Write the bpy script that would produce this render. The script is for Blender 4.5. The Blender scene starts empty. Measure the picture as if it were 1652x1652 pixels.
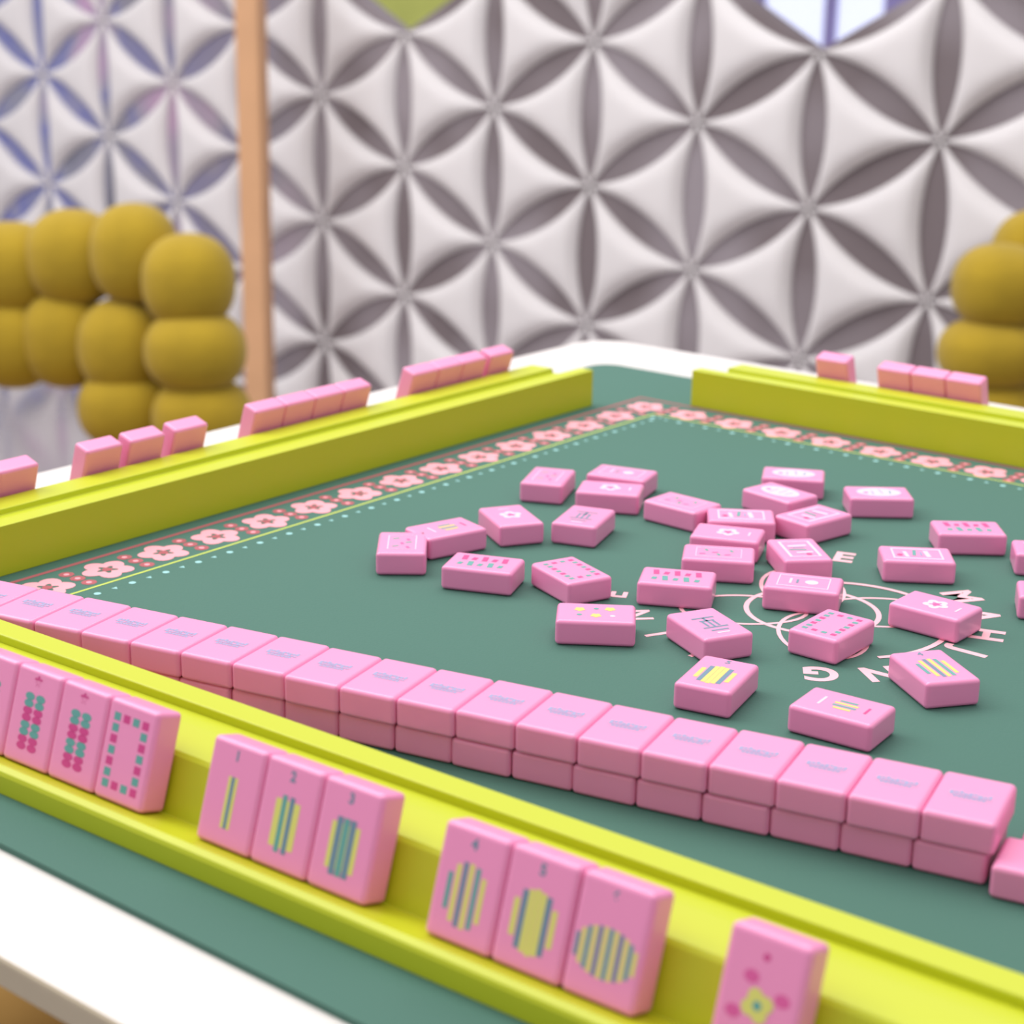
import bpy, bmesh, math, random
from mathutils import Vector, Matrix
random.seed(7)
M=0.001; ZT=700.0   # working unit mm, table top is 700 above floor
sc=bpy.context.scene
sc.view_settings.view_transform='Standard'
COL=bpy.context.collection

def lin(c):
    o=[]
    for v in c:
        v/=255.
        o.append(v/12.92 if v<=0.04045 else ((v+0.055)/1.055)**2.4)
    return (*o,1)
def mat(name,rgb,rough=.5,var=0.04,scale=30,bump=0,bscale=300,sheen=0,coat=0,emit=0,bd=.001,metal=0):
    m=bpy.data.materials.new(name);m.use_nodes=True
    nt=m.node_tree;b=nt.nodes['Principled BSDF']
    b.inputs['Roughness'].default_value=rough;b.inputs['Metallic'].default_value=metal
    tc=nt.nodes.new('ShaderNodeTexCoord')
    n=nt.nodes.new('ShaderNodeTexNoise');n.inputs['Scale'].default_value=scale
    nt.links.new(tc.outputs['Object'],n.inputs['Vector'])
    r=nt.nodes.new('ShaderNodeValToRGB')
    c=lin(rgb)
    r.color_ramp.elements[0].color=(*[x*(1-var) for x in c[:3]],1)
    r.color_ramp.elements[1].color=(*[min(1,x*(1+var)) for x in c[:3]],1)
    nt.links.new(n.outputs['Fac'],r.inputs['Fac'])
    nt.links.new(r.outputs['Color'],b.inputs['Base Color'])
    if bump:
        n2=nt.nodes.new('ShaderNodeTexNoise');n2.inputs['Scale'].default_value=bscale
        nt.links.new(tc.outputs['Object'],n2.inputs['Vector'])
        bp=nt.nodes.new('ShaderNodeBump');bp.inputs['Strength'].default_value=bump;bp.inputs['Distance'].default_value=bd
        nt.links.new(n2.outputs['Fac'],bp.inputs['Height']);nt.links.new(bp.outputs['Normal'],b.inputs['Normal'])
    b.inputs['Sheen Weight'].default_value=sheen
    b.inputs['Coat Weight'].default_value=coat
    if emit:
        nt.links.new(r.outputs['Color'],b.inputs['Emission Color']);b.inputs['Emission Strength'].default_value=emit
    return m
PINK=mat('tile_pink',(240,146,190),.3,.03,40,coat=.25)
MAG=mat('mark_magenta',(208,66,135),.4)
TEAL=mat('mark_teal',(98,160,154),.4)
BLUE=mat('mark_blue',(108,136,156),.4)
YEL=mat('mark_yellow',(218,212,112),.4)
PALE=mat('mark_pale',(230,204,228),.4)
GRY=mat('mark_grey_blue',(156,158,194),.4)
ROSE=mat('mark_rose',(222,92,156),.4)
CHART=mat('rack_chartreuse',(190,197,32),.4,.02,10)
GREEN=mat('mat_green',(67,108,95),.8,.05,6,bump=.15,bscale=900)
MPINK=mat('print_pink',(247,162,174),.7)
MRED=mat('print_red',(172,84,92),.7)
MYEL=mat('print_yellow',(200,214,90),.7)
MDOT=mat('print_pale_teal',(155,205,205),.7)
MLOGO=mat('print_pale_pink',(244,184,194),.7)
WHITE=mat('table_white',(222,216,211),.35,.01)
TAN=mat('plywood_edge',(190,175,150),.6,.08,60)
MUST=mat('mustard_velvet',(162,134,22),.92,.16,1.6,sheen=.12,bump=.25,bscale=14,bd=.004)
BROWN=mat('woven_brown_gold',(132,98,42),.9,.35,2.5,bump=.5,bscale=8,bd=.02)
WOODP=mat('post_wood',(206,158,118),.55,.14,8)
PILLOW=mat('panel_white',(216,211,212),.85,.02,5,bump=.05)
FLOOR=mat('floor_polished_grey',(186,180,182),.16,.12,3,metal=.55)
FARW=mat('far_wall_lavender_glow',(190,182,218),.8,.2,1.5,emit=.25)  # emission puts the far room's brightness into the wall itself
DARKM=mat('metal_dark',(60,50,45),.4)

class MB:
    def __init__(s): s.v=[];s.f=[];s.m=[]
    def poly(s,pts,mi,z=0):
        b=len(s.v)
        for p in pts: s.v.append((p[0],p[1],p[2] if len(p)>2 else z))
        s.f.append(tuple(range(b,b+len(pts))));s.m.append(mi)
    def rect(s,cx,cy,w,h,mi,z,a=0):
        ca,sa=math.cos(a),math.sin(a)
        s.poly([(cx+x*ca-y*sa,cy+x*sa+y*ca) for x,y in ((-w/2,-h/2),(w/2,-h/2),(w/2,h/2),(-w/2,h/2))],mi,z)
    def disc(s,cx,cy,r,mi,z,n=14,ry=None):
        ry=ry or r
        s.poly([(cx+r*math.cos(2*math.pi*i/n),cy+ry*math.sin(2*math.pi*i/n)) for i in range(n)],mi,z)
    def line(s,pts,w,mi,z,closed=False):
        n=len(pts);L=[]
        for i in range(n):
            a=pts[(i-1)%n] if (closed or i>0) else pts[i]
            b=pts[(i+1)%n] if (closed or i<n-1) else pts[i]
            dx,dy=b[0]-a[0],b[1]-a[1];l=math.hypot(dx,dy) or 1
            L.append((-dy/l*w/2,dx/l*w/2))
        for i in range(n if closed else n-1):
            j=(i+1)%n
            s.poly([(pts[i][0]-L[i][0],pts[i][1]-L[i][1]),(pts[j][0]-L[j][0],pts[j][1]-L[j][1]),(pts[j][0]+L[j][0],pts[j][1]+L[j][1]),(pts[i][0]+L[i][0],pts[i][1]+L[i][1])],mi,z)
    def flower(s,cx,cy,R,mi,z,a0=0,hole=.42,k=5,n=40):
        o=[];i_=[]
        for i in range(n):
            t=2*math.pi*i/n
            r=R*(.70+.30*abs(math.cos(k*t/2)))
            o.append((cx+r*math.cos(t+a0),cy+r*math.sin(t+a0)))
            r2=R*hole*(.75+.25*math.cos(k*t))
            i_.append((cx+r2*math.cos(t+a0),cy+r2*math.sin(t+a0)))
        for i in range(n):
            j=(i+1)%n
            s.poly([i_[i],o[i],o[j],i_[j]],mi,z)
    def bm(s,bm,mi):
        b=len(s.v)
        bm.verts.index_update()
        for v in bm.verts: s.v.append(tuple(v.co))
        for f in bm.faces: s.f.append(tuple(b+v.index for v in f.verts));s.m.append(mi)
    def text(s,t,size,cx,cy,mi,z,a=0,off=0):
        cu=bpy.data.curves.new('t','FONT');cu.body=t;cu.size=size;cu.align_x='CENTER';cu.align_y='CENTER';cu.offset=off
        ob=bpy.data.objects.new('t',cu);COL.objects.link(ob)
        dg=bpy.context.evaluated_depsgraph_get();dg.update()
        me=bpy.data.meshes.new_from_object(ob.evaluated_get(dg))
        b=len(s.v);ca,sa=math.cos(a),math.sin(a)
        for v in me.vertices: s.v.append((cx+v.co.x*ca-v.co.y*sa,cy+v.co.x*sa+v.co.y*ca,z))
        for p in me.polygons: s.f.append(tuple(b+i for i in p.vertices));s.m.append(mi)
        bpy.data.objects.remove(ob);bpy.data.curves.remove(cu);bpy.data.meshes.remove(me)
    def mesh(s,name,mats,smooth=0):
        me=bpy.data.meshes.new(name)
        me.from_pydata([(x*M,y*M,z*M) for x,y,z in s.v],[],s.f)
        for m in mats: me.materials.append(m)
        me.polygons.foreach_set('material_index',s.m)
        if smooth: me.polygons.foreach_set('use_smooth',[smooth>0]*len(s.f))
        me.update();return me
def rbox(w,d,h,r,seg=3,z0=0,only_vertical=False):
    bm=bmesh.new();bmesh.ops.create_cube(bm,size=1)
    for v in bm.verts: v.co=Vector((v.co.x*w,v.co.y*d,(v.co.z+.5)*h+z0))
    ed=[e for e in bm.edges if (not only_vertical) or abs(e.verts[0].co.z-e.verts[1].co.z)>1e-6]
    bmesh.ops.bevel(bm,geom=ed,offset=r,segments=seg,profile=.5,affect='EDGES')
    return bm
def add(name,me,loc=(0,0,0),rot=(0,0,0),parent=None,label=None,cat=None,group=None,kind=None):
    o=bpy.data.objects.new(name,me);COL.objects.link(o)
    if isinstance(loc,Matrix): o.matrix_world=loc
    else: o.location=Vector(loc)*M;o.rotation_euler=rot
    if parent: o.parent=parent
    if label:o['label']=label
    if cat:o['category']=cat
    if group:o['group']=group
    if kind:o['kind']=kind
    return o

# ---------------- tiles ----------------
TW,TL,TH=20.0,28.8,9.5
TM=[PINK,MAG,TEAL,BLUE,YEL,PALE,GRY,ROSE]
def tile_mesh(design):
    b=MB();bm=rbox(TW,TL,TH,1.6,4);b.bm(bm,0);bm.free()
    nb=len(b.f);z=TH+.05
    d=design
    if d=='frame' or d=='framemag':
        A=[];w,h=11.5,19
        for i in range(4): A+= [(-w/2+w*i/3,h/2),(-w/2+w*i/3,-h/2)]
        for i in range(1,6): A+= [(-w/2,-h/2+h*i/6),(w/2,-h/2+h*i/6)]
        s=1 if d=='frame' else .8
        for k,(x,y) in enumerate(A): b.rect(x,y,2.6*s,2.3*s,(2 if (k//2)%2==0 else 1),z)
    elif d[:4]=='bead':
        b.text('*',7,0,9.2,1,z,off=.3)
        for c in range(2):
            for i in range(8):
                b.disc((c-.5)*4.6,6-i*2.1,2.1,(2 if (i//2)%2==0 else 1),z,10,1.2)
    elif d[:6]=='stripe':
        n=int(d[6])
        b.text(str(n),3.8,0,10.6,3,z,off=.15)
        if n==1:
            b.rect(0,-2,3.4,14,4,z);b.rect(0,-2,1.2,14,3,z+.03)
        elif n==2:
            b.rect(0,-2,8.4,12.5,4,z);b.rect(-1.3,-2,1.6,15,2,z+.03);b.rect(1.3,-2,1.6,15,3,z+.03)
        elif n==3:
            b.rect(0,-2,9.4,12,4,z)
            for x,c in ((-2.2,3),(0,2),(2.2,3)): b.rect(x,-2,1.9,15,c,z+.03)
        elif n==4:
            for i,(x,h,c) in enumerate(((-5.2,9,2),(-3.1,14,4),(-1.2,16,3),(.6,16,4),(2.6,15,2),(4.6,11,4))): b.rect(x,-2,1.4,h,c,z)
        elif n==5:
            for i,(x,h,c) in enumerate(((-5.4,9,4),(-3.4,14,3),(-1.7,15,4),(0,16,4),(1.7,15,4),(3.4,14,3),(5.4,9,4))): b.rect(x,-2,1.6,h,c,z)
        else:
            for i in range(12):
                x=(i-5.5)*1.42
                b.rect(x,-2.5,1.12,12*math.sqrt(max(.15,1-(x/8.8)**2)),(3,4,2,4)[i%4],z)
    elif d=='flower':
        for i in range(4):
            t=i*math.pi/2+.45
            px,py=6.0*math.cos(t),-1.5+6.4*math.sin(t)
            b.disc(px,py,1.9,7,z+.01*i,12,1.5)
        b.flower(0,-1.5,3.9,4,z+.06,.4,0,4,32)
        b.disc(0,-1.5,1.1,2,z+.09,10)
        b.disc(0,9.2,.9,1,z)
    elif d=='glyph':
        for (x,y,w,h) in ((0,5,9,1.1),(0,2,6,1.0),(-2.2,-1,1.0,5),(2.2,-1,1.0,5),(0,-4.5,10,1.1),(0,-7.5,7,1.0),(0,.5,1.0,9)):
            b.rect(x,y,w,h,3,z)
        b.rect(0,-10,5,1,5,z)
    elif d=='magteal':
        for i,(c) in enumerate((1,2,1,2,1)):
            b.rect(-3.6+(i%2)*6.6,-8.5+i*4.1,5.4,2.2,c,z,.12)
            b.rect(3.6-(i%2)*6.6,-8.5+i*4.1,3.0,2.0,1 if c==2 else 2,z,-.15)
    elif d=='pale':
        b.line([(-6.2,-9.6),(6.2,-9.6),(6.2,9.6),(-6.2,9.6)],.8,5,z,True)
        b.disc(0,3,2.6,5,z);b.rect(0,-5,6,1.0,5,z);b.rect(0,-2.4,4.4,.9,3,z)
    elif d=='faint':
        b.line([(-5.6,-9),(5.6,-9),(5.6,9),(-5.6,9)],.5,5,z,True)
        for i in range(3):
            b.rect(-2.6+2.6*(i%2)*2,5-i*5,2.6,1.2,2,z,.4);b.rect(2.4-2.4*(i%2),3.5-i*5,1.2,2.4,7,z,.3)
    elif d=='faintrose':
        b.flower(0,0,5,5,z,.2,.55,5,30);b.disc(0,0,1.4,7,z,10)
        b.rect(0,9,5,.8,5,z)
    elif d=='palefull':
        b.line([(-6,-9.6),(6,-9.6),(6,9.6),(-6,9.6)],1.4,5,z,True)
        b.rect(0,4,8,2.0,5,z+.02,.1);b.rect(-1,-1,7,1.4,2,z+.02,-.1);b.rect(1,-4.5,7,1.6,5,z+.02,.1);b.rect(0,1.6,5,.8,6,z+.04);b.disc(2,-7,1.2,1,z+.04,10)
    elif d=='palesolid':
        b.disc(0,0,6.4,5,z,28,10);b.rect(-1,1,7,.8,6,z+.04,.1);b.rect(1,-3,6,.8,6,z+.04);b.rect(0,5,5,.8,2,z+.04,-.1);b.disc(1,-6,1.2,7,z+.04,10)
    elif d=='stars':
        for x,y in ((-3.5,5),(3.5,0),(-2.5,-6)): b.flower(x,y,2.1,4,z,0,0,5,20)
        b.disc(3.6,6,1.0,5,z,10);b.disc(-3.6,0,1.0,2,z,10);b.disc(3,-6,1.0,2,z,10)
    elif d=='yellowbar':
        for i in range(4): b.rect(-3+i*2,1,1.2,9-abs(i-1.5)*2,4 if i%2 else 2,z)
        b.rect(0,-7,7,.9,5,z);b.rect(0,8.5,5,.9,1,z)
    elif d=='back':
        for i in range(9):
            b.rect(-5.2+i*1.3,.9+.3*(i%3),1.1,2.0-.6*(i%2),6,z)
            if 0<i<8: b.rect(-5.2+i*1.3,-1.7,1.1,1.2,6,z)
        b.rect(0,-.4,11.5,.7,6,z+.02)
    me=b.mesh('tile_'+d,TM)
    for i,p in enumerate(me.polygons): p.use_smooth=i<nb
    return me
TC={}
def tile(design):
    if design not in TC:
        TC[design]=tile_mesh(design)
    return TC[design]
def wn(o):
    m=o.modifiers.new('wn','WEIGHTED_NORMAL');m.keep_sharp=True
LAB={'frame':'pink mahjong tile with dotted frame pattern','faintrose':'pink mahjong tile with pale rosette','faint':'pink mahjong tile with small teal dashes',
'bead':'pink mahjong tile with teal and magenta beads','stripe':'pink mahjong tile with blue and yellow stripes','flower':'pink mahjong tile with yellow-centred rose flower',
'glyph':'pink mahjong tile with dark blue strokes','magteal':'pink mahjong tile with magenta and teal bars','palefull':'pink mahjong tile with pale blocks','palesolid':'pink mahjong tile with pale lilac oval','pale':'pink mahjong tile with pale frame',
'stars':'pink mahjong tile with small yellow stars','yellowbar':'pink mahjong tile with small yellow bars','plain':'blank pink mahjong tile'}
def lab(d,tail):
    for k in LAB:
        if d.startswith(k): return LAB[k]+tail
    return LAB['plain']+tail

MATZ=2.0
# ---------------- table & mat ----------------
def empty(name,loc,**k):
    o=bpy.data.objects.new(name,None);COL.objects.link(o);o.location=Vector(loc)*M
    for a,b in k.items(): o[a]=b
    return o
tx0,tx1,ty0,ty1=-688,76,224,958
cx,cy=(tx0+tx1)/2,(ty0+ty1)/2
table=empty('game_table',(cx,cy,0),label='square white-topped game table with rounded corners and slim legs',category='table')
b=MB();bm=rbox(tx1-tx0,ty1-ty0,9,26,6,0,True);b.bm(bm,0);bm.free()
o=add('tabletop',b.mesh('tabletop',[WHITE,TAN]),(0,0,ZT-MATZ-9),parent=table)
for p in o.data.polygons:
    if abs(p.normal.z)<.5:p.material_index=1
bv=o.modifiers.new('b','BEVEL');bv.width=.0015;bv.segments=3;bv.limit_method='ANGLE'
for sx in(-1,1):
    for sy in(-1,1):
        b=MB();bm=rbox(46,46,ZT-MATZ-9,6,2);b.bm(bm,0);bm.free()
        add('leg',b.mesh('table_leg',[WHITE]),(sx*(tx1-tx0)/2-sx*60,sy*(ty1-ty0)/2-sy*60,0),parent=table)

mx0,mx1,my0,my1=-632,8,258,886
mcx,mcy=(mx0+mx1)/2,(my0+my1)/2
b=MB();bm=rbox(mx1-mx0,my1-my0,MATZ,14,6,0,True);b.bm(bm,0);bm.free()
z=MATZ+.08
def W(x,y): return (x-mcx,y-mcy)
ix0,iy1=-531-mcx,794-mcy; ix1,iy0=-ix0,-iy1
b.line([(ix0,iy0),(ix1,iy0),(ix1,iy1),(ix0,iy1)],1.6,3,z,True)
q=28; b.line([(ix0-q,iy0-q),(ix1+q,iy0-q),(ix1+q,iy1+q),(ix0-q,iy1+q)],3,2,z,True)
nfl=17
cxx=ix0-13;L=-2*cxx;hy=iy1+11
def bud(x,y): b.disc(x,y,3.2,2,z,8);b.disc(x,y,1.2,1,z+.02,8)
def fl(x,y,i):
    b.flower(x,y,10.8,1,z+.01,math.pi/2+i,.42)
    b.disc(x,y,2.2,2,z+.03,8)
for i in range(nfl):
    t=i/(nfl-1)
    y=-hy+2*hy*t
    for x in (cxx,-cxx):
        fl(x,y,i)
        if i<nfl-1: bud(x-7,y+hy/(nfl-1));bud(x,y+hy/(nfl-1));bud(x+7,y+hy/(nfl-1))
for i in range(1,nfl):
    x=cxx+L*i/(nfl-1)
    for y in (-hy,hy):
        if i<nfl-1: fl(x,y,i)
        bud(x-L/(nfl-1)/2,y-7);bud(x-L/(nfl-1)/2,y);bud(x-L/(nfl-1)/2,y+7)
nd=52
for i in range(nd):
    t=(i+.5)/nd
    for (x,y) in ((ix0+7,iy0+(iy1-iy0)*t),(ix1-7,iy0+(iy1-iy0)*t),(ix0+(ix1-ix0)*t,iy1-7),(ix0+(ix1-ix0)*t,iy0+7)):
        b.disc(x,y,1.5,4,z,3 if i%2 else 8)
lx,ly=W(-306,571)
for word,start,st in (('THE',147,19),('MAHJONG',56,19),('LINE',-99,18)):
    for i,ch in enumerate(word):
        a=math.radians(start-st*i)
        rr=70 if word=='THE' else 64
        if word=='LINE': rr=(65,66,67,76)[i]
        b.text(ch,15.5 if word=='LINE' else 17.5,lx+rr*math.cos(a),ly+rr*math.sin(a),5,z,a-math.pi/2,off=.25 if word=='LINE' else .6)
b.line([(lx+25*math.cos(t*math.pi/24),ly+25*math.sin(t*math.pi/24)) for t in range(48)],2.0,5,z,True)
for k in range(4):
    a=math.radians(38+90*k)
    pts=[]
    for i in range(37):
        t=i/36*2*math.pi
        x=26+24*math.cos(t);y=16*math.sin(t)
        pts.append((lx+x*math.cos(a)-y*math.sin(a),ly+x*math.sin(a)+y*math.cos(a)))
    b.line(pts,1.6,5,z+.02*(k+1))
pts=[]
for i in range(24):
    t=math.radians(120-7*i)
    pts.append((lx+12+40*math.cos(t),ly+42*math.sin(t)))
b.line(pts,2.2,5,z+.12)
add('game_mat',b.mesh('game_mat',[GREEN,MPINK,MRED,MYEL,MDOT,MLOGO]),(mcx,mcy,ZT-MATZ),label='green mahjong mat with pink flower border and round emblem',cat='mat')

# ---------------- racks ----------------
profA=[(0,0),(0,20.4),(8.6,20.4),(9,20.0),(9,0)]
profB=[(9.01,0),(9.01,17.6),(19.5,17.8),(19.9,20.2),(34.6,20.0),(35.7,18.8),(41.1,3.2),(52,6.8),(55.5,8.0),(57.5,7.2),(58,6),(58,0)]
def rack_mesh(L=480):
    v=[];f=[]
    for prof,Lx in ((profA,L),(profB,L-22)):
        n=len(prof);b0=len(v)
        for x in(-Lx/2,Lx/2):
            for u,zz in prof: v.append((x*M,-u*M,zz*M))
        f+=[(b0+i,b0+(i+1)%n,b0+n+(i+1)%n,b0+n+i) for i in range(n)]
        f.append(tuple(range(b0,b0+n))[::-1]);f.append(tuple(range(b0+n,b0+2*n)))
    me=bpy.data.meshes.new('rack');me.from_pydata(v,[],f);me.materials.append(CHART)
    bm=bmesh.new();bm.from_mesh(me);bmesh.ops.recalc_face_normals(bm,faces=bm.faces);bm.to_mesh(me);bm.free()
    return me
RM=rack_mesh()
racks={}
for k,loc,ang,lb in (('A',(-280,338.4),1.8,'chartreuse mahjong rack holding face-out tiles beside tile wall'),('B',(-568,547),-90,'chartreuse mahjong rack with tile backs showing above it'),('C',(-287,824.5),180,'chartreuse mahjong rack with few tiles beside white table rim')):
    o=add('mahjong_rack',RM,(loc[0],loc[1],ZT),(0,0,math.radians(ang)),label=lb,cat='tile rack')
    m=o.modifiers.new('b','BEVEL');m.width=.0003;m.segments=2;m.limit_method='ANGLE';m.angle_limit=math.radians(25)
    racks[k]=Matrix.Translation(Vector((loc[0],loc[1],ZT))*M)@Matrix.Rotation(math.radians(ang),4,'Z')
th=math.radians(17.8)
upv=Vector((0,math.sin(th),math.cos(th)));nv=Vector((0,-math.cos(th),math.sin(th)));xv=Vector((1,0,0))
def rack_tile(k,s,design,grp,tail,u=50.6,zb=6.5):
    p=Vector((s,-u,zb))+upv*(TL/2)-nv*TH
    R=Matrix((xv,upv,nv)).transposed().to_4x4()
    mt=racks[k]@Matrix.Translation(p*M)@R
    o=add('mahjong_tile',tile(design),mt,label=lab(design,tail),cat='game tile',group=grp);wn(o)
A_=[(-437.5,'bead4'),(-417.3,'bead4'),(-397.1,'bead4'),(-376.9,'frame'),(-335.6,'stripe1'),(-315.4,'stripe2'),(-295.2,'stripe3'),(-255.8,'stripe4'),(-235.6,'stripe5'),(-215.2,'stripe6'),(-176.2,'flower')]
for x,d in A_: rack_tile('A',x+10-(-280),d,'tiles facing out on the nearest rack',' in rack',50.8,6.7 if x<-180 else 7.4)
for y in (379,399.2,419.4,464,488,513.5,563,583.1,603.2,623.3,675,695.1,715.2,738.5): rack_tile('B',547-(y+10),'glyph','tiles on the rack by the white rim',' in rack, back showing',50.8,6.4)
for x in (-469,-431.5,-411.4,-391.3): rack_tile('C',-287-(x+10),'glyph','tiles on the far rack',' in rack, back showing',50.8,6.4)

# ---------------- tile wall ----------------
wa=math.radians(12.6);wd=Vector((math.cos(wa),math.sin(wa),0));wp=Vector((-math.sin(wa),math.cos(wa),0))
F0=Vector((-161.5,410,0))
for lev in range(2):
    for i in range(18):
        j=random.uniform(-.5,.5)+(1.6 if lev==0 else 0)
        off=-1.6 if lev==0 else 0
        c=F0-wd*((i+.5)*20.1-off)+wp*(TL/2+j)
        o=add('mahjong_tile',tile('back'),(c.x,c.y,ZT+lev*TH+.02),(0,0,wa+math.radians(random.uniform(-.5,.5))),label='pink mahjong tile face down in a two-high wall',cat='game tile',group='two-high wall of face-down tiles');wn(o)
for lev in range(2):
    for i in range(3):
        x=-148.6+(9 if lev else 0)-i*.5;y=419+i*20.3+(12 if lev else 0)
        o=add('mahjong_tile',tile('back'),(x,y,ZT+lev*TH+.02),(0,0,math.radians(102.5)),label='pink mahjong tile face down in a second wall',cat='game tile',group='adjoining wall of face-down tiles');wn(o)

# ---------------- scattered tiles ----------------
S=[(-477,628,24,'S','faint'),(-455,656,15,'L','pale'),(-444,631,27,'L','faintrose'),(-407,634,-3,'L','faint'),(-451,568,59,'S','faintrose'),(-460,536,74,'L','yellowbar'),
(-427,588,18,'S','glyph'),(-460,509,40,'S','faint'),(-419,511,22,'L','magteal'),(-388,527,69,'S','framemag'),(-352,547,27,'L','magteal'),(-356,583,30,'L','faint'),
(-368,609,22,'L','faintrose'),(-377,634,34,'L','palefull'),(-383,677,-11,'L','palesolid'),(-394,708,28,'L','palesolid'),(-349,706,38,'L','palesolid'),(-354,656,78,'L','palefull'),
(-334,609,46,'S','palefull'),(-295,635,34,'L','palefull'),(-295,683,37,'L','magteal'),(-257,678,29,'L','pale'),(-234,629,26,'L','glyph'),(-312,574,23,'L','pale'),
(-262,584,-2,'L','faintrose'),(-352,494,35,'L','stars'),(-315,512,63,'S','glyph'),(-281,540,0,'S','framemag'),(-287,473,12,'S','stripe5'),(-235,527,53,'S','stripe4'),(-242,476,4,'L','yellowbar')]
for x,y,a,k,d in S:
    r=a if k=='S' else a-90
    o=add('mahjong_tile',tile(d),(x,y,ZT+.1),(0,0,math.radians(r)),label=lab(d,', loose on mat'),cat='game tile',group='loose tiles scattered on the mat');wn(o)

# ---------------- back wall with pillow panels ----------------
YW=2495;SP=240.;CS=214.;X0=-1821;Z0=-114+ZT;DEP=5
b=MB();N=16
bk=MB()
def pillow(A,B,C):
    A,B,C=[Vector(p) for p in(A,B,C)];G=(A+B+C)/3
    n0=len(bk.v)
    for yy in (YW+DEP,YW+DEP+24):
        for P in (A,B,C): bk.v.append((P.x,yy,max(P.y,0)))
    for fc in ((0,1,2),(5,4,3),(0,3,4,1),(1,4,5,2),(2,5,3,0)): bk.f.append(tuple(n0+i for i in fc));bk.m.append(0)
    idx={}
    bul=.098*SP
    def inward(P,Q):
        m=(P+Q)/2;n=(G-m);d=(Q-P).normalized();n=n-d*n.dot(d);return n.normalized()
    nAB,nBC,nCA=inward(A,B),inward(B,C),inward(C,A)
    for i in range(N+1):
        for j in range(N+1-i):
            a=i/N;bb=j/N;c=1-a-bb
            P=A*a+B*bb+C*c
            for (p,q,r,n) in ((a,bb,c,nAB),(bb,c,a,nBC),(c,a,bb,nCA)):
                if p+q>1e-9: P=P+n*(bul*4*p*q/(p+q)**2*(1-r)**2)
            h=max(27*a*bb*c,0)
            hh=.088*SP*math.sin(math.pi/2*min(1,h**.9))
            idx[(i,j)]=len(b.v)
            b.v.append((P.x,YW-hh,P.y))
    for i in range(N):
        for j in range(N-i):
            b.f.append((idx[(i,j)],idx[(i+1,j)],idx[(i,j+1)]));b.m.append(0)
            if i+j<N-1:
                b.f.append((idx[(i+1,j)],idx[(i+1,j+1)],idx[(i,j+1)]));b.m.append(0)
    ring=[(i,0) for i in range(N)]+[(N-k,k) for k in range(N)]+[(0,N-k) for k in range(N)]
    back=[]
    for r in ring:
        x,y,zz=b.v[idx[r]];back.append(len(b.v));b.v.append((x,YW+DEP,zz))
    n=len(ring)
    for k in range(n):
        b.f.append((idx[ring[k]],idx[ring[(k+1)%n]],back[(k+1)%n],back[k]));b.m.append(0)
def star(c,k): # column c, row k
    return (X0+c*CS,Z0+k*SP-(SP/2 if c%2 else 0))
for c in range(-10,6):
    for k in range(-4,3):
        p=star(c,k);q=star(c,k+1)
        if p[1]<-SP*.6: continue
        if c%2==0:
            r=star(c+1,k+1);r2=star(c-1,k+1)
            if q[1]>Z0+(SP if c in (2,-2) else 2*SP)+5: continue
        else:
            r=star(c+1,k);r2=star(c-1,k)
            if q[1]>Z0+1.5*SP+5: continue
        pillow(p,q,r);pillow(p,r2,q)
me=b.mesh('wall_panels',[PILLOW])
bm=bmesh.new();bm.from_mesh(me)
bmesh.ops.bisect_plane(bm,geom=bm.verts[:]+bm.edges[:]+bm.faces[:],plane_co=(0,0,2*M),plane_no=(0,0,-1),clear_outer=True)
bmesh.ops.remove_doubles(bm,verts=bm.verts,dist=1e-6)
bmesh.ops.recalc_face_normals(bm,faces=bm.faces)
for f in bm.faces:
    f.smooth=abs(f.normal.y)>.05
for e in bm.edges:
    if len(e.link_faces)==2 and (abs(e.link_faces[0].normal.y)>.05)!=(abs(e.link_faces[1].normal.y)>.05): e.smooth=False
bm.to_mesh(me);bm.free()
add('wall_back',me,kind='structure',label='white sculpted wall of puffed triangular panels')
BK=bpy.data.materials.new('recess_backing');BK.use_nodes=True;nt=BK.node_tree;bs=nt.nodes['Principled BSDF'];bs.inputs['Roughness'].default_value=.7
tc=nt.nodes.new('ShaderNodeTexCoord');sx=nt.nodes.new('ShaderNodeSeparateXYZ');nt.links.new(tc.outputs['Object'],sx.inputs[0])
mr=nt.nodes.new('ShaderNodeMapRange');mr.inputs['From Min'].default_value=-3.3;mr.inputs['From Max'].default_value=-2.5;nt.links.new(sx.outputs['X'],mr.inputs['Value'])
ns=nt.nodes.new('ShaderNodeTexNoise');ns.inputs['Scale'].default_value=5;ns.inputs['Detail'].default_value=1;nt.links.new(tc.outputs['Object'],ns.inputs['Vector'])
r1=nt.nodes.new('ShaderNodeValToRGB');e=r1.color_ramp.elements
e[0].position=.3;e[0].color=lin((92,94,110));e[1].position=.72;e[1].color=lin((195,150,190))  # blue and violet reflections at the left end, painted into the backing colour
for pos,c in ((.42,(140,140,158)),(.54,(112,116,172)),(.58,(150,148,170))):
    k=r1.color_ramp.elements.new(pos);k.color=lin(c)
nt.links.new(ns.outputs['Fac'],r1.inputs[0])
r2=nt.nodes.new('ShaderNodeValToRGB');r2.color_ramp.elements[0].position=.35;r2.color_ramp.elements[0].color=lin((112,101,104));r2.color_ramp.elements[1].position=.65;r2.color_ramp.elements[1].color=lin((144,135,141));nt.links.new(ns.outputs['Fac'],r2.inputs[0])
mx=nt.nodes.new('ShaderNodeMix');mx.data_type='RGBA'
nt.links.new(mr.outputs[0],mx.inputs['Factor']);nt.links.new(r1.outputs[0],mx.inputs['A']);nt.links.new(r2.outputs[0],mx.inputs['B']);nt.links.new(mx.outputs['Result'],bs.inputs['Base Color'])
add('wall_recess',bk.mesh('recess',[BK]),kind='structure')
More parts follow.
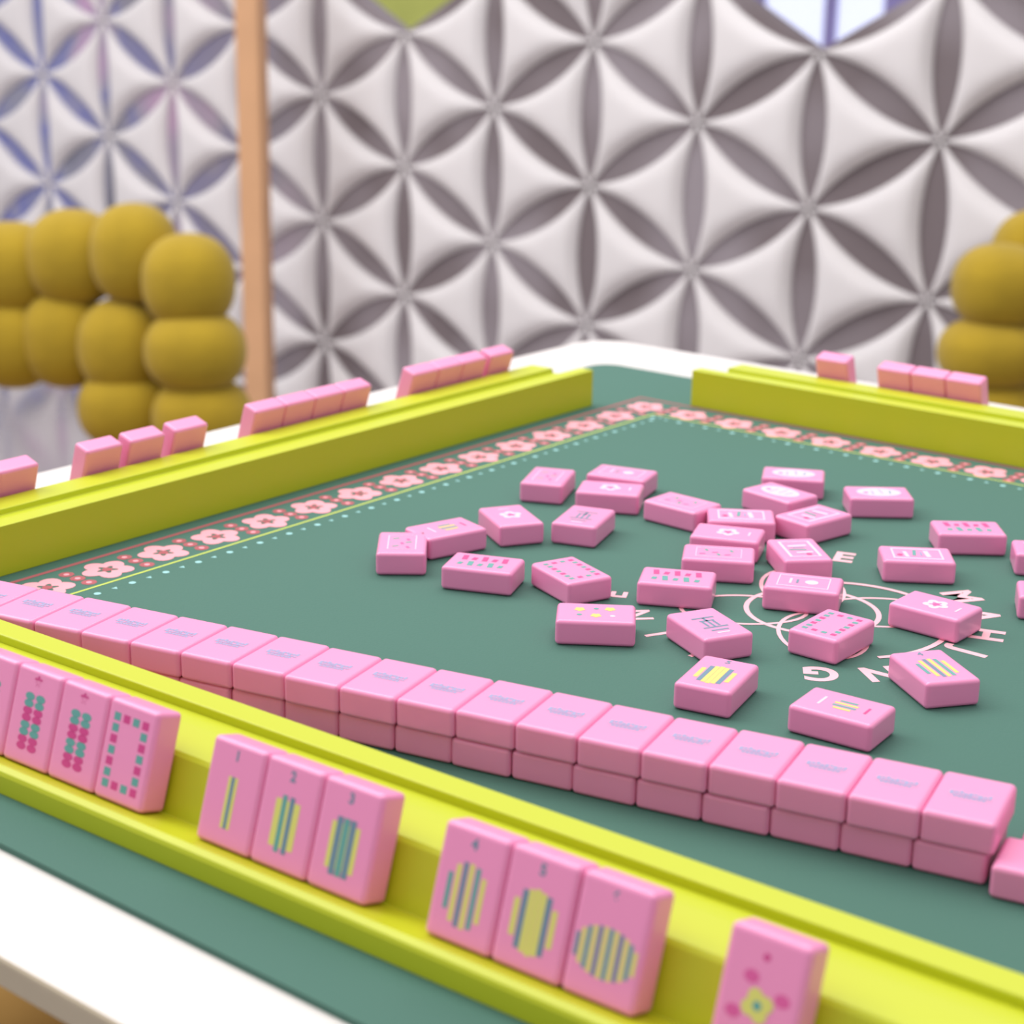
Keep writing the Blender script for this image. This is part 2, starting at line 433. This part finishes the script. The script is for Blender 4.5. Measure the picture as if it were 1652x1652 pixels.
# far room
b=MB();bm=rbox(9000,60,2600,2,1);b.bm(bm,0);bm.free()
add('wall_far',b.mesh('wall_far',[FARW]),(-4000,5200,0),kind='structure')
b=MB();bm=rbox(12000,8000,40,2,1);b.bm(bm,0);bm.free()
add('floor',b.mesh('floor',[FLOOR]),(-3000,2500,-40),kind='structure')
WIN=mat('window_glow',(214,220,246),.3,.02,emit=.75)
FR=mat('window_frame',(150,140,195),.4,.3,3)
b=MB();bm=rbox(1500,20,1300,2,1,500);b.bm(bm,0);bm.free()
for xx,ww in((-750,60),(-250,60),(20,40),(250,90),(470,40),(750,60)):
    bm=rbox(ww,50,1300,2,1,500)
    for v in bm.verts:v.co.x+=xx
    b.bm(bm,1);bm.free()
add('window_1',b.mesh('window',[WIN,FR]),(-2850,5150,0),kind='structure')
FR2=mat('panel_frame',(225,225,240),.4)
def panel(name,x,y,w,h,z0,rgb,lb):
    e=empty(name,(x,y,z0),label=lb,category='wall art')
    m1=mat(name+'_c',rgb,.6,.3,4)
    b=MB();bm=rbox(w,20,h,3,1);b.bm(bm,0);bm.free();add('canvas',b.mesh('canvas',[m1]),(0,0,0),parent=e)
    b=MB()
    for (fx,fz,fw_,fh) in ((0,-12,w+24,12),(0,h,w+24,12),(-w/2-6,0,12,h),(w/2+6,0,12,h)):
        bm=rbox(fw_,30,fh,1.5,1,fz)
        for v in bm.verts:v.co.x+=fx
        b.bm(bm,0);bm.free()
    add('frame',b.mesh('frame',[FR2]),(0,0,0),parent=e)
panel('colour_panel',-4630,5150,600,700,600,(205,212,110),'yellow-green framed panel standing in for blurred colour above the wall')  # panel stands in for a blurred yellow-green patch above the wall

# post
b=MB();bm=rbox(46,46,1500,4,2);b.bm(bm,0);bm.free()
add('wooden_post',b.mesh('post',[WOODP]),(-2444,2300,0),(0,0,math.radians(25)),label='slim light-wood upright post before sculpted wall',cat='post')

# ---------------- bubble chairs ----------------
def cushion_mesh(mt):
    bm=bmesh.new();bmesh.ops.create_uvsphere(bm,u_segments=32,v_segments=20,radius=1)
    for v in bm.verts:
        c=v.co
        e=.88
        c.x=math.copysign(abs(c.x)**e,c.x);c.y=math.copysign(abs(c.y)**e,c.y);c.z=math.copysign(abs(c.z)**e,c.z)
        c*=.96
    for f in bm.faces:f.smooth=True
    me=bpy.data.meshes.new('cushion');bm.to_mesh(me);bm.free();me.materials.append(mt);return me
CM=cushion_mesh(MUST);CM2=cushion_mesh(BROWN)
def chair(origin,mirror,facing):
    e=empty('bubble_chair',(origin[0],origin[1],0),label='mustard velvet armchair made of bulging round cushions',category='chair')
    e['group']='mustard bubble armchairs'
    e.rotation_euler=(0,0,facing)
    mz=ZT+origin[2]
    C=[(-156,60,42,60,54,62),(-72,45,60,61,56,64),(14,20,70,58,54,66),(90,-20,42,60,56,62),
       (-158,50,-55,57,50,62),(-86,38,-46,58,50,66),(-4,10,-50,60,54,64),(98,-36,-44,66,58,54),
       (0,5,-130,67,56,55),(104,-36,-130,65,58,53),(0,5,-222,62,56,52),(106,-40,-218,62,58,50),
       (106,-160,-226,58,64,48)]
    if mirror:
        C[2]=(34,25,60,56,54,58);C[3]=(90,-30,32,58,56,52);C[7]=(97,-40,-46,64,58,44);C[9]=(98,-40,-116,62,58,44);C[11]=(102,-40,-190,60,58,46)
    Ccomp=list(C)
    for c in C:
        if c[0]>-140 and not(-100<c[0]<-60): Ccomp.append((-380-c[0]+10,)+c[1:])
        elif -100<c[0]<-60: Ccomp.append((-380-c[0]+32,)+c[1:])
    for (x,y,zz,rx,ry,rz) in Ccomp:
        o=bpy.data.objects.new('cushion',CM);COL.objects.link(o);o.parent=e
        o.location=Vector(((-x if mirror else x),y,mz+zz))*M;o.scale=Vector((rx,ry,rz))*1.03*M
    sxx=180 if mirror else -180
    b=MB();bm=rbox(420,400,110,50,6,mz-330);b.bm(bm,0);bm.free()
    add('seat',b.mesh('seat',[MUST],1),(sxx,-170,0),parent=e)
    for lx_ in(-150,150):
        for ly_ in(-140,120):
            b=MB();bm=rbox(40,40,mz-330,8,3);b.bm(bm,0);bm.free()
            add('leg',b.mesh('leg',[DARKM]),(sxx+lx_,-170+ly_,0),parent=e)
h=math.atan2(.6213,.7836)
chair((-1805,1462,-192),False,h)
chair((-802,2083,-147),True,h)
# ottoman beside the table
e=empty('cushioned_ottoman',(-960,560,0),label='low brown-gold ottoman of round cushions beneath table edge',category='ottoman')
for i in range(9):
    a=i*2*math.pi/9+.2
    for zz in(150,235):
        o=bpy.data.objects.new('cushion',CM2);COL.objects.link(o);o.parent=e
        o.location=Vector((150*math.cos(a),150*math.sin(a),zz))*M;o.scale=Vector((58,58,50))*M
b=MB();bm=rbox(250,250,150,60,6,160);b.bm(bm,0);bm.free();add('seat',b.mesh('seat',[BROWN],1),(0,0,0),parent=e)
b=MB();bm=rbox(200,200,110,10,2);b.bm(bm,0);bm.free();add('base',b.mesh('base',[DARKM]),(0,0,0),parent=e)

# ---------------- light ----------------
w=bpy.data.worlds.new('w');sc.world=w;w.use_nodes=True
nt=w.node_tree;bg=nt.nodes['Background'];bg.inputs[1].default_value=.98
tc=nt.nodes.new('ShaderNodeTexCoord');sx=nt.nodes.new('ShaderNodeSeparateXYZ');nt.links.new(tc.outputs['Generated'],sx.inputs[0])
mr=nt.nodes.new('ShaderNodeMapRange');mr.inputs['From Min'].default_value=-1;mr.inputs['From Max'].default_value=1;nt.links.new(sx.outputs['Z'],mr.inputs['Value'])
rp=nt.nodes.new('ShaderNodeValToRGB');el=rp.color_ramp.elements
el[0].position=0;el[0].color=(.34,.33,.34,1);el[1].position=1;el[1].color=(1.0,.99,.99,1)
k=el.new(.52);k.color=(.37,.36,.39,1)
k=el.new(.72);k.color=(.8,.79,.82,1)
nt.links.new(mr.outputs[0],rp.inputs[0]);nt.links.new(rp.outputs[0],bg.inputs[0])
def area(name,loc,target,size,power,col=(1,1,1)):
    l=bpy.data.lights.new(name,'AREA');l.shape='RECTANGLE';l.size=size[0];l.size_y=size[1];l.energy=power;l.color=col
    o=bpy.data.objects.new(name,l);COL.objects.link(o);o.location=loc
    o.rotation_euler=(Vector(target)-Vector(loc)).to_track_quat('-Z','Y').to_euler()
area('area_light',(-.9,1.1,2.7),(-.45,.6,.7),(1.8,1.8),33,(1,.985,.97))
area('area_light',(-2.5,.2,2.5),(-2.0,2.4,.4),(2.4,1.6),56,(1,.98,.97))  # lamp added to face the wall so every panel side is lit

# ---------------- camera ----------------
f=2866.;p=math.atan(866/2866.);rho=0.017
g=Vector((-.6213,.7836,0));r=Vector((.7836,.6213,0));zz=Vector((0,0,1))
fw=math.cos(p)*g-math.sin(p)*zz;up=math.sin(p)*g+math.cos(p)*zz
R=math.cos(rho)*r+math.sin(rho)*up;U=-math.sin(rho)*r+math.cos(rho)*up
cd=bpy.data.cameras.new('camera');co=bpy.data.objects.new('camera',cd);COL.objects.link(co);sc.camera=co
mw=Matrix((R,U,-fw)).transposed().to_4x4();mw.translation=Vector((0,0,(ZT+230)*M));co.matrix_world=mw
cd.sensor_width=36;cd.lens=f/1652*36;cd.clip_start=.02;cd.clip_end=50
cd.dof.use_dof=True;cd.dof.focus_distance=.62;cd.dof.aperture_fstop=13.5
